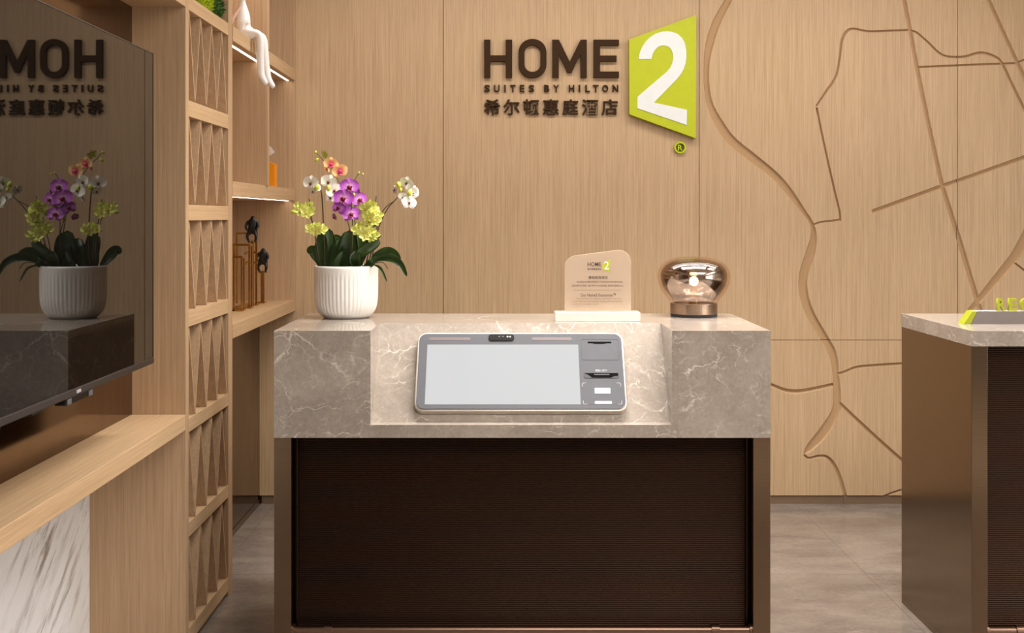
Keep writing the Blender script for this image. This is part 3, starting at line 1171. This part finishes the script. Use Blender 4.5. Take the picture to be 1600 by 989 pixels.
# ------------------------------------------------------------------ potted orchid
random.seed(4)
PX, PY = -.575, 4.157
orch = thing('potted_orchid', (PX, PY, HT), 'potted orchid with magenta, white and yellow flowers in white fluted pot', 'plant')
zr = 1.273
pp = [(0, HT + .004), (.070, HT + .004), (.072, HT), (.078, HT), (.086, HT + .006), (.098, HT + .018), (.107, HT + .034), (.112, HT + .055), (.114, HT + .08), (.1148, HT + .11), (.115, HT + .145), (.115, zr - .004), (.113, zr), (.109, zr - .001), (.1075, zr - .02), (.106, zr - .03), (0, zr - .03)]
ppc = pp[:4] + catmull(pp[4:12], 4)[1:] + pp[12:]


def flute(r, z, a):
    if r < .085:
        return r
    k = min(1, max(0, (zr - .022 - z) / .03)) * min(1, max(0, (z - HT - .004) / .02))
    return r - .0021 * k * (1 - abs(math.cos(24 * a))) ** 1.0


lathe('pot', ppc, PX, PY, M['ceramic'], orch, 288, flute)
lathe('bark', [(.106, zr - .026), (.08, zr - .018), (.03, zr - .012), (0, zr - .01)], PX, PY, M['soil'], orch, 24)


def leaf(pts, width, fold=.25, curl=0.0, name='leaf'):
    """pts: centre line in world; width: largest half width; a broad strap leaf with a keel"""
    L = catmull([tuple(p) for p in pts], 5)
    n = len(L)
    bm = bmesh.new()
    rows = []
    view = Vector((0, -1, .25)).normalized()
    for i, p in enumerate(L):
        p = Vector(p)
        t = (Vector(L[min(i + 1, n - 1)]) - Vector(L[max(i - 1, 0)])).normalized()
        side = t.cross(view)
        if side.length < .2:
            side = Vector((1, 0, 0))
        side.normalize()
        side = Matrix.Rotation(curl, 3, t) @ side
        nor = side.cross(t).normalized()
        f = i / (n - 1)
        wv = width * (math.sin(PI * min(1, .12 + .88 * f)) ** .55) * (.55 + .45 * min(1, f * 2.2))
        row = []
        for k in range(-3, 4):
            q = k / 3
            row.append(bm.verts.new(p + side * wv * q - nor * fold * wv * (abs(q) ** 1.3) * (-1)))
        rows.append(row)
    for A, B in zip(rows, rows[1:]):
        for k in range(6):
            bm.faces.new((A[k], A[k + 1], B[k + 1], B[k]))
    geo = bmesh.ops.solidify(bm, geom=list(bm.faces), thickness=.0016)
    return obj(name, bm, M['leaf'], orch, True)


def Q(px, py, dy=0.0):
    return P(px, py, PY + dy)


leaf([Q(503, 420, -.02), Q(502, 395, -.04), Q(503, 362, -.035)], .026)
leaf([Q(512, 420, .0), Q(512, 390, .0), Q(514, 357, .02)], .029, .2, .15)
leaf([Q(519, 420, -.03), Q(526, 392, -.035), Q(534, 372, .0)], .026, .25, -.4)
leaf([Q(540, 420, -.02), Q(543, 392, -.04), Q(546, 360, -.02)], .040, .15)
leaf([Q(556, 420, .02), Q(562, 390, .03), Q(566, 362, .05)], .036, .2, -.2)
leaf([Q(549, 418, -.05), Q(562, 396, -.075), Q(584, 381, -.065), Q(592, 374, -.05)], .020, .45, .5)
leaf([Q(556, 418, -.05), Q(555, 405, -.08), Q(558, 392, -.075)], .020, .2)
leaf([Q(575, 418, .01), Q(586, 402, .0), Q(604, 393, -.01), Q(617, 396, -.015), Q(626, 406, -.02)], .018, .3, .35)
leaf([Q(568, 417, -.05), Q(588, 404, -.075), Q(608, 402, -.09), Q(626, 412, -.1), Q(636, 432, -.105)], .015, .35, .3)
leaf([Q(504, 420, .02), Q(498, 404, .05), Q(488, 391, .06), Q(481, 396, .065)], .021, .2)
leaf([Q(520, 420, -.07), Q(526, 408, -.085), Q(536, 392, -.075)], .012, .35, .3)
leaf([Q(585, 414, -.05), Q(595, 420, -.08), Q(605, 441, -.09)], .005, .2)
leaf([Q(572, 418, -.04), Q(580, 410, -.07), Q(586, 404, -.06)], .015, .2, .2)
leaf([Q(530, 420, .05), Q(528, 392, .07), Q(524, 366, .09)], .032, .2)
for pts in ([(582, 412, -.05), (598, 410, -.08), (606, 420, -.085)], [(586, 410, -.03), (604, 404, -.06), (613, 409, -.06)]):
    tube('air_root', catmull([tuple(Q(*p)) for p in pts], 4), .0016, M['dark_stem'], orch, 6)


def stem(pts, r=.0022, mat='dark_stem', name='stem'):
    L = catmull([tuple(Q(*p)) for p in pts], 5)
    n = len(L)
    return tube(name, L, [r * (1 - .35 * i / n) for i in range(n)], M[mat], orch, 7)


stem([(560, 420, 0), (559, 380, .0), (551, 330, .0), (533, 290, -.01), (517, 262, -.01), (505, 250, -.01), (493, 237, -.01)], .0022, 'green_stem')
stem([(508, 420, -.03), (506, 370, -.05), (504, 320, -.05), (501, 296, -.05), (494, 291, -.05)], .003)
stem([(502, 420, -.03), (497, 395, -.06), (491, 360, -.065), (486, 335, -.06), (483, 311, -.06)], .0026)
stem([(500, 420, -.02), (494, 380, -.05), (487, 345, -.05), (478, 330, -.06)], .002)
stem([(548, 420, -.02), (550, 385, -.05), (551, 350, -.05), (549, 315, -.05), (547, 300, -.05), (554, 282, -.04), (562, 269, -.04)], .0022, 'green_stem')
stem([(546, 418, -.04), (548, 370, -.06), (543, 345, -.06), (537, 318, -.06)], .002)
stem([(573, 420, .0), (580, 395, -.03), (590, 360, -.04), (603, 330, -.05), (618, 312, -.055), (630, 299, -.06)], .0024)
stem([(577, 420, .02), (586, 380, .0), (590, 350, -.02), (600, 327, -.03), (616, 314, -.045)], .0022)
stem([(570, 420, -.03), (577, 390, -.055), (584, 355, -.06), (586, 325, -.05), (588, 306, -.05)], .0024)
stem([(566, 420, -.03), (568, 380, -.05), (574, 350, -.06), (576, 330, -.06)], .002)
bm = bmesh.new()
for (x, y) in ((591, 370), (580, 356), (586, 352), (592, 369)):
    p = Q(x, y, -.055)
    bmesh.ops.create_icosphere(bm, subdivisions=2, radius=.006, matrix=Matrix.Translation(p) @ Matrix.Diagonal((1.3, .7, .8, 1)))
obj('stem_clip', bm, M['blackpl'], orch, True)


def petal_geo(bm, ang, length, width, lift, cup, n=6, m=4):
    """one petal in the flower plane (x, z), facing -y"""
    rows = []
    for i in range(n + 1):
        f = i / n
        wv = width * (math.sin(PI * (.06 + .90 * f)) ** .75)
        row = []
        for k in range(-m, m + 1):
            q = k / m
            x = wv * q
            r = length * f
            y = -lift * f + cup * (q * q) * wv + .10 * length * f * f
            ca, sa = math.cos(ang), math.sin(ang)
            row.append(bm.verts.new((r * ca - x * sa, y, r * sa + x * ca)))
        rows.append(row)
    for A, B in zip(rows, rows[1:]):
        for k in range(2 * m):
            bm.faces.new((A[k], A[k + 1], B[k + 1], B[k]))


def flower_mesh(kind):
    bm = bmesh.new()
    R = .021
    if kind == 'yel':
        for a, l, wd in ((90, .9, .34), (18, 1.0, .44), (162, 1.0, .44), (-50, .9, .34), (-130, .9, .34)):
            petal_geo(bm, math.radians(a), R * l, R * wd, .004, -.45, 5, 2)
    else:
        for a, l, wd in ((90, .92, .40), (-42, .92, .36), (-138, .92, .36)):
            petal_geo(bm, math.radians(a), R * l, R * wd, .0, -.2, 5, 2)
        for a in (14, 166):
            petal_geo(bm, math.radians(a), R * 1.02, R * .66, .003, -.18, 6, 3)
    bmesh.ops.recalc_face_normals(bm, faces=bm.faces)
    me = bpy.data.meshes.new('flower')
    bm.to_mesh(me)
    bm.free()
    me.materials.append(M['p_' + kind])
    me.shade_smooth()
    return me


def lip_mesh(mat):
    bm = bmesh.new()
    R = .021
    bmesh.ops.create_icosphere(bm, subdivisions=2, radius=.0046, matrix=Matrix.Translation((0, -.004, -.001)))
    petal_geo(bm, math.radians(-90), R * .48, R * .24, .008, -.5, 4, 2)
    petal_geo(bm, math.radians(-20), R * .30, R * .16, .008, .4, 3, 1)
    petal_geo(bm, math.radians(200), R * .30, R * .16, .008, .4, 3, 1)
    me = bpy.data.meshes.new('lip')
    bm.to_mesh(me)
    bm.free()
    me.materials.append(mat)
    me.shade_smooth()
    return me


FM = {k: flower_mesh(k) for k in ('mag', 'white', 'yel', 'peach')}
LM = {'mag': lip_mesh(M['p_red']), 'white': lip_mesh(M['p_plum']), 'yel': lip_mesh(M['p_yl']), 'peach': lip_mesh(M['p_pink'])}
bm = bmesh.new()
bmesh.ops.create_icosphere(bm, subdivisions=2, radius=.01, matrix=Matrix.Diagonal((.75, .75, 1.15, 1)))
BUD = bpy.data.meshes.new('bud')
bm.to_mesh(BUD)
bm.free()
BUD.materials.append(M['p_bud'])
BUD.shade_smooth()
FLOWER_LABEL = {'mag': 'magenta flower', 'white': 'white flower', 'yel': 'yellow-green flower', 'peach': 'peach and red flower'}


def put(name, me, p, rot, sc, parent):
    o = bpy.data.objects.new(name, me)
    C.objects.link(o)
    o.parent = parent
    if parent is orch:
        o.location = p - Vector(orch.location)
    o.rotation_euler = rot
    o.scale = (sc, sc, sc)
    return o


def flower(kind, px, py, r, dy=-.06, yaw=None, pitch=None, roll=None):
    """r in pixels"""
    rot = Euler((random.uniform(-.35, .25) if pitch is None else pitch, random.uniform(-.5, .5) if roll is None else roll, random.uniform(-.6, .6) if yaw is None else yaw), 'XYZ')
    sc = r / 433 / .021
    f = put('flower', FM[kind], Q(px, py, dy), rot, sc, orch)
    f['label'] = FLOWER_LABEL[kind]
    put('lip', LM[kind], None, (0, 0, 0), .62 if kind in ('white', 'yel') else 1, f)


def bud(px, py, r, dy=-.06, tilt=0.0):
    put('bud', BUD, Q(px, py, dy), (0, tilt, 0), r / 433 / .0105, orch)


for a in (('peach', 517, 256, 11.5, -.02, .2, .1, .1), ('peach', 531, 267, 12.5, -.03, .2, .1, -.3), ('yel', 508, 241, 8.5, -.02, -.6, .3, .4), ('peach', 510, 264, 7, -.01, 1.0, -.3, .5)):
    flower(*a)
bud(495, 250, 3.5, -.01, .8); bud(493, 238, 2.6, -.01, .5); bud(561, 270, 2, -.04); bud(567, 272, 2, -.04)
for a in (('white', 486, 286, 13, -.075, -.3, .0, .1), ('white', 494, 291, 9, -.065, .6, -.5, .8), ('white', 513, 284, 13, -.06, .5, .3, .4), ('white', 522, 298, 12.5, -.055, .2, -.2, -.5),
          ('white', 516, 309, 9, -.045, .9, .3, .2), ('white', 489, 299, 8, -.07, -.7, .5, .1)):
    flower(*a)
bud(495, 293, 5, -.085, .5); bud(513, 294, 4.5, -.09)
for a in (('mag', 546, 292, 15, -.075, .15, -.1, .0), ('mag', 537, 310, 16, -.09, -.1, -.15, .15), ('mag', 561, 312, 13, -.07, .5, -.1, -.3), ('mag', 530, 325, 11.5, -.08, -.3, -.3, .4),
          ('mag', 549, 335, 14, -.085, .1, -.35, -.1), ('mag', 541, 328, 11, -.07, .7, .2, .6), ('mag', 556, 300, 9, -.06, -.6, .3, -.5)):
    flower(*a)
flower('mag', 523, 339, 6.5, -.07, -.9, .2, .2)
bud(541, 343, 3.5, -.07); bud(556, 322, 4, -.06); bud(553, 304, 3, -.08)
for a in (('yel', 470, 328, 11, -.075), ('yel', 482, 324, 11, -.06), ('yel', 479, 332, 11, -.085), ('yel', 466, 322, 8, -.06), ('yel', 487, 330, 9, -.07),
          ('yel', 485, 357, 10, -.09), ('yel', 494, 360, 10.5, -.1), ('yel', 503, 358, 10, -.085), ('yel', 494, 353, 8, -.08),
          ('yel', 572, 325, 11, -.09), ('yel', 583, 331, 12, -.09), ('yel', 576, 338, 11, -.1), ('yel', 586, 344, 11, -.085), ('yel', 580, 320, 10, -.075), ('yel', 567, 332, 8.5, -.08), ('yel', 577, 347, 9, -.09), ('yel', 592, 337, 9, -.07),
          ('yel', 559, 359, 11, -.1), ('yel', 568, 363, 11, -.11), ('yel', 578, 362, 11, -.1), ('yel', 586, 367, 9.5, -.09), ('yel', 564, 354, 9, -.09), ('yel', 570, 370, 9, -.11), ('yel', 580, 372, 8, -.1)):
    flower(*a)
bud(459, 331, 4.5, -.07, 1.3); bud(480, 360, 3, -.085, 1.2)
for a in (('white', 636, 286, 12, -.07, -.3, .4, .3), ('white', 617, 297, 9, -.055, -1.0, .1, .3), ('white', 645, 302, 12, -.065, .8, .1, -.2), ('white', 639, 317, 12, -.075, .4, -.3, .1),
          ('white', 630, 309, 9, -.07, -.3, -.2, .6), ('white', 642, 296, 10, -.07, .2, .2, .9)):
    flower(*a)
bud(623, 289, 5, -.08, -.2); bud(640, 302, 5, -.095, .3); bud(626, 297, 3.5, -.08, .2)

# ------------------------------------------------------------------ desk sign on the second desk
YR = 3.90
sr = FPX / YR
rs = thing('desk_name_sign', (1.85, YR, HT), 'low lime and grey slanted sign with lime capitals on second desk', 'sign')
RX1 = 2.17
pts = lambda x0, x1, x2, x3: [((x0 - VPX) / sr, YR, HT), ((x1 - VPX) / sr, YR, HT + .0435), ((x2 - VPX) / sr, YR, HT + .0435), ((x3 - VPX) / sr, YR, HT)]
prism('lime_end', pts(1505.5, 1519.5, 1527, 1517), (0, .05, 0), M['desk_lime'], rs, .0008)
pa = pts(1517.5, 1527.5, 0, 0)
prism('grey_face', [pa[0], pa[1], (RX1, YR, HT + .0435), (RX1, YR, HT)], (0, .006, 0), M['signbar'], rs)
prism('bar_body', [(pa[0][0], YR + .006, HT), (pa[1][0], YR + .006, HT + .0435), (RX1, YR + .006, HT + .0435), (RX1, YR + .006, HT)], (0, .044, 0), M['signedge'], rs)
for k, ch in enumerate('RECEPTION'):
    me = text_mesh(ch, 1.0, .03)
    A = bounds(me)
    yc = YR + .022
    sc_ = FPX / yc
    cw = {'I': 4.5}.get(ch, 12.6)
    xs = [1564, 1582, 1600, 1618, 1636, 1653, 1667, 1682, 1701][k]
    zb = HT + .0435
    for v in me.vertices:
        x, y, z = v.co
        v.co = ((xs - VPX) / sc_ + ((x - A[0]) / (A[1] - A[0]) - .5) * cw / sc_, yc - z * .012, zb + (y - A[2]) / (A[3] - A[2]) * .0425)
    link('letter', me, M['desk_lime'], rs)

# ------------------------------------------------------------------ things on the shelves


def skin(name, nodes, edges, mat, parent, sub=2, root=0):
    me = bpy.data.meshes.new(name)
    me.from_pydata([n[0] for n in nodes], edges, [])
    o = bpy.data.objects.new(name, me)
    C.objects.link(o)
    md = o.modifiers.new('skin', 'SKIN')
    md.use_smooth_shade = True
    for v, n in zip(me.skin_vertices[0].data, nodes):
        v.radius = (n[1], n[1]) if not isinstance(n[1], tuple) else n[1]
        v.use_root = False
    me.skin_vertices[0].data[root].use_root = True
    sd = o.modifiers.new('sub', 'SUBSURF')
    sd.levels = sd.render_levels = sub
    dg = bpy.context.evaluated_depsgraph_get()
    m2 = bpy.data.meshes.new_from_object(o.evaluated_get(dg))
    bpy.data.objects.remove(o)
    return link(name, m2, mat, parent, True)


# white seated figurine with legs hanging over the edge of the upper shelf
FYc = 4.80
fig = thing('seated_figurine', (-1.09, FYc, 2.187), 'smooth white figurine sitting on top shelf edge, legs dangling', 'figurine')
zs = 2.187
nodes = [((-1.094, FYc, zs + .040), (.042, .046)), ((-1.094, FYc, zs + .080), (.037, .040)), ((-1.096, FYc, zs + .125), (.025, .027)), ((-1.096, FYc, zs + .158), (.012, .012)), ((-1.096, FYc, zs + .176), (.010, .010)),
         ((-1.085, FYc - .016, zs + .024), .024), ((-1.020, FYc - .018, zs + .020), .0195), ((-1.019, FYc - .016, zs - .09), .0165), ((-1.016, FYc - .014, zs - .155), .0165), ((-.992, FYc - .016, zs - .192), .012),
         ((-1.085, FYc + .030, zs + .024), .024), ((-1.018, FYc + .036, zs + .018), .0195), ((-1.008, FYc + .037, zs - .09), .0165), ((-.999, FYc + .038, zs - .160), .0165), ((-.972, FYc + .036, zs - .200), .012)]
edges = [(0, 1), (1, 2), (2, 3), (3, 4), (0, 5), (5, 6), (6, 7), (7, 8), (8, 9), (0, 10), (10, 11), (11, 12), (12, 13), (13, 14)]
skin('body', nodes, edges, M['figure'], fig)
hd = lathe('head', [(0, zs + .160)] + [(.031 * math.sin(a * PI / 12), zs + .195 - .034 * math.cos(a * PI / 12)) for a in range(1, 12)] + [(0, zs + .229)], -1.094, FYc, M['figure'], fig, 32)
skin('arm', [((-1.10, FYc - .012, zs + .135), .010), ((-1.128, FYc - .03, zs + .085), .010), ((-1.148, FYc - .036, zs + .035), .009), ((-1.152, FYc - .042, zs + .008), .008)], [(0, 1), (1, 2), (2, 3)], M['peach'], fig)['label'] = 'arm leaning back, LED tint painted in'

# moss on top of the slatted screen


def moss(name, c, r, mat, label, n=900):
    rng = random.Random(int(r * 1e4))
    bm = bmesh.new()
    bmesh.ops.create_icosphere(bm, subdivisions=3, radius=r * .82, matrix=Matrix.Translation(c))
    for v in bm.verts:
        v.co += Vector((rng.uniform(-1, 1), rng.uniform(-1, 1), rng.uniform(-1, 1))) * r * .05
        v.co.z = max(v.co.z, 2.1875)
    for _ in range(n):
        d = Vector((rng.gauss(0, 1), rng.gauss(0, 1), rng.gauss(0, 1) + .2)).normalized()
        b = Vector(c) + d * r * .78
        if b.z < 2.195:
            continue
        t = b + d * r * rng.uniform(.15, .38) + Vector((0, 0, r * rng.uniform(-.05, .15)))
        s = d.cross(Vector((rng.gauss(0, 1), rng.gauss(0, 1), rng.gauss(0, 1)))).normalized() * r * .045
        a = [bm.verts.new(b - s), bm.verts.new(b + s), bm.verts.new(t)]
        bm.faces.new(a)
    me = bpy.data.meshes.new(name)
    bm.to_mesh(me)
    bm.free()
    o = link(name, me, mat)
    return tag(o, label, 'moss', 'moss balls above the slatted screen')


moss('moss_ball', (-1.118, 4.21, 2.228), .052, M['moss_l'], 'bright yellow-green moss ball on top of slatted screen')
moss('moss_ball', (-1.112, 4.335, 2.232), .056, M['moss_d'], 'dark green moss ball on top of slatted screen')

# orange block with a white bird behind the partition
OY = 5.42
so = FPX / OY
ob = thing('orange_block', ((420 - VPX) / so, OY, 1.586), 'orange lacquered block on middle shelf half hidden by partition', 'ornament')
xa, xb = (404 - VPX) / so, (431.3 - VPX) / so
prism('block', [(xa, OY - .03, 1.586), (xb, OY - .03, 1.586), (xb, OY - .03, 1.695), (xa, OY - .03, 1.725)], (0, .06, 0), M['orange'], ob, .002)
bd = thing('white_bird', ((414 - VPX) / so, OY, 1.70), 'small white bird ornament perched on the orange block', 'figurine')
bx = lambda px: (px - VPX) / so
bz = lambda py: CZ - (py - VPY) / so
skin('body', [((bx(404), OY, bz(236)), .010), ((bx(412), OY, bz(241)), .022), ((bx(420), OY, bz(238)), .013), ((bx(424), OY, bz(234)), .008)], [(0, 1), (1, 2), (2, 3)], M['figure'], bd)
bm = bmesh.new()
for sy in (-1, 1):
    a = [bm.verts.new((bx(410), OY + sy * .015, bz(240))), bm.verts.new((bx(421.3), OY + sy * .018, bz(227.5))), bm.verts.new((bx(428.5), OY + sy * .014, bz(237.5))), bm.verts.new((bx(421), OY + sy * .01, bz(243)))]
    bm.faces.new(a)
bmesh.ops.solidify(bm, geom=list(bm.faces), thickness=.004)
obj('wing', bm, M['figure'], bd)
tube('perch', [(bx(412), OY, 1.712), (bx(412), OY, bz(243))], .003, M['figure'], bd)

# brass frames with black figures
ZL = 1.031


def frame_bar(bm, x0, x1, y, z0, z1, wd):
    """box frame of slim square tube: one portal, or two joined by short bars when wd is large"""
    q = .0085
    ys = (y,) if wd < .012 else (y - wd, y + wd)
    for yy in ys:
        add_box(bm, x1 - q, x1, yy - q / 2, yy + q / 2, z0, z1, .0006)
        add_box(bm, x0, x0 + q, yy - q / 2, yy + q / 2, z0, z1, .0006)
        add_box(bm, x0 + q + .0002, x1 - q - .0002, yy - q / 2, yy + q / 2, z1 - q, z1, .0006)
    if len(ys) == 2:
        for xx in (x0, x1 - q):
            add_box(bm, xx, xx + q, ys[0] + q / 2 + .0002, ys[1] - q / 2 - .0002, z1 - q, z1, .0006)


def crouched(name, x, y, z, h, parent, flip=1):
    """black figure crouching on a post: legs to either side, back bent, arms forward; h = height above z"""
    k = h / .125
    f = lambda a, b, c: (x + a * k * flip, y + b * k, z + c * k)
    nodes = [(f(0, 0, .050), .017 * k), (f(.002, -.006, .078), .021 * k), (f(.004, -.010, .100), .016 * k), (f(.006, -.014, .112), .010 * k), (f(.008, -.016, .122), .0125 * k),
             (f(-.016, -.006, .040), .011 * k), (f(-.024, -.012, .018), .008 * k), (f(-.016, -.004, -.004), .0065 * k), (f(-.012, -.012, -.010), .006 * k),
             (f(.018, -.004, .040), .011 * k), (f(.022, -.012, .018), .008 * k), (f(.016, -.004, -.004), .0065 * k), (f(.018, -.012, -.010), .006 * k),
             (f(-.022, -.012, .090), .009 * k), (f(-.030, -.018, .066), .0065 * k), (f(-.018, -.026, .050), .0055 * k),
             (f(.026, -.010, .092), .009 * k), (f(.034, -.016, .070), .0065 * k), (f(.024, -.026, .056), .0055 * k)]
    edges = [(0, 1), (1, 2), (2, 3), (3, 4), (0, 5), (5, 6), (6, 7), (7, 8), (0, 9), (9, 10), (10, 11), (11, 12), (2, 13), (13, 14), (14, 15), (2, 16), (16, 17), (17, 18)]
    o = skin(name, nodes, edges, M['black'], parent)
    o['label'] = 'small black crouching figure'
    return o


bs = thing('brass_frame_sculpture', (-1.19, 5.28, ZL), 'brass frame sculpture with black figure on tallest post, lower shelf', 'sculpture')
for (xp0, xp1, yp, ytop, wd) in ((362, 381, 5.11, 400, .020), (362, 393, 5.25, 381, .024), (368.5, 402, 5.44, 363, .009)):
    sq = FPX / yp
    bm = bmesh.new()
    frame_bar(bm, (xp0 - VPX) / sq, (xp1 - VPX) / sq, yp, ZL + .008, CZ - (ytop - VPY) / sq, wd)
    obj('frame', bm, M['brass'], bs)
sq = FPX / 5.40
pxx = (394.5 - VPX) / sq
box('post', pxx - .007, pxx + .007, 5.393, 5.407, ZL + .008, CZ - (376 - VPY) / sq, M['brass'], bs, .0006)
bm = bmesh.new()
for py in (394.5, 410):
    z = CZ - (py - VPY) / sq
    add_box(bm, pxx - .03, pxx + .022, 5.396, 5.404, z - .004, z + .004, 0)
    add_box(bm, pxx - .004, pxx + .004, 5.25, 5.44, z - .004, z + .004, 0)
obj('cross_bar', bm, M['brass'], bs)
for yp, xp in ((5.11, 381), (5.25, 393.5), (5.42, 402.5)):
    sq2 = FPX / yp
    box('base_plate', (xp - 20 - VPX) / sq2, (xp + 1 - VPX) / sq2, yp - .03, yp + .03, ZL, ZL + .008, M['brass'], bs, .001)
box('base_runner', -1.235, -1.195, 5.08, 5.45, ZL, ZL + .0085, M['brass'], bs, .001)
crouched('figure', pxx - .001, 5.40, CZ - (376 - VPY) / sq, .118, bs)

YP2 = 5.56
sq = FPX / YP2
bp = thing('brass_post_sculpture', ((410.5 - VPX) / sq, YP2, ZL), 'short brass post with black crouching figure, right end of lower shelf', 'sculpture')
xp = (410.5 - VPX) / sq
box('post', xp - .0085, xp + .0085, YP2 - .0085, YP2 + .0085, ZL + .008, CZ - (423 - VPY) / sq, M['brass'], bp, .0006)
box('base_plate', xp - .028, xp + .014, YP2 - .025, YP2 + .025, ZL, ZL + .008, M['brass'], bp, .001)
crouched('figure', xp, YP2, CZ - (423 - VPY) / sq, .112, bp)
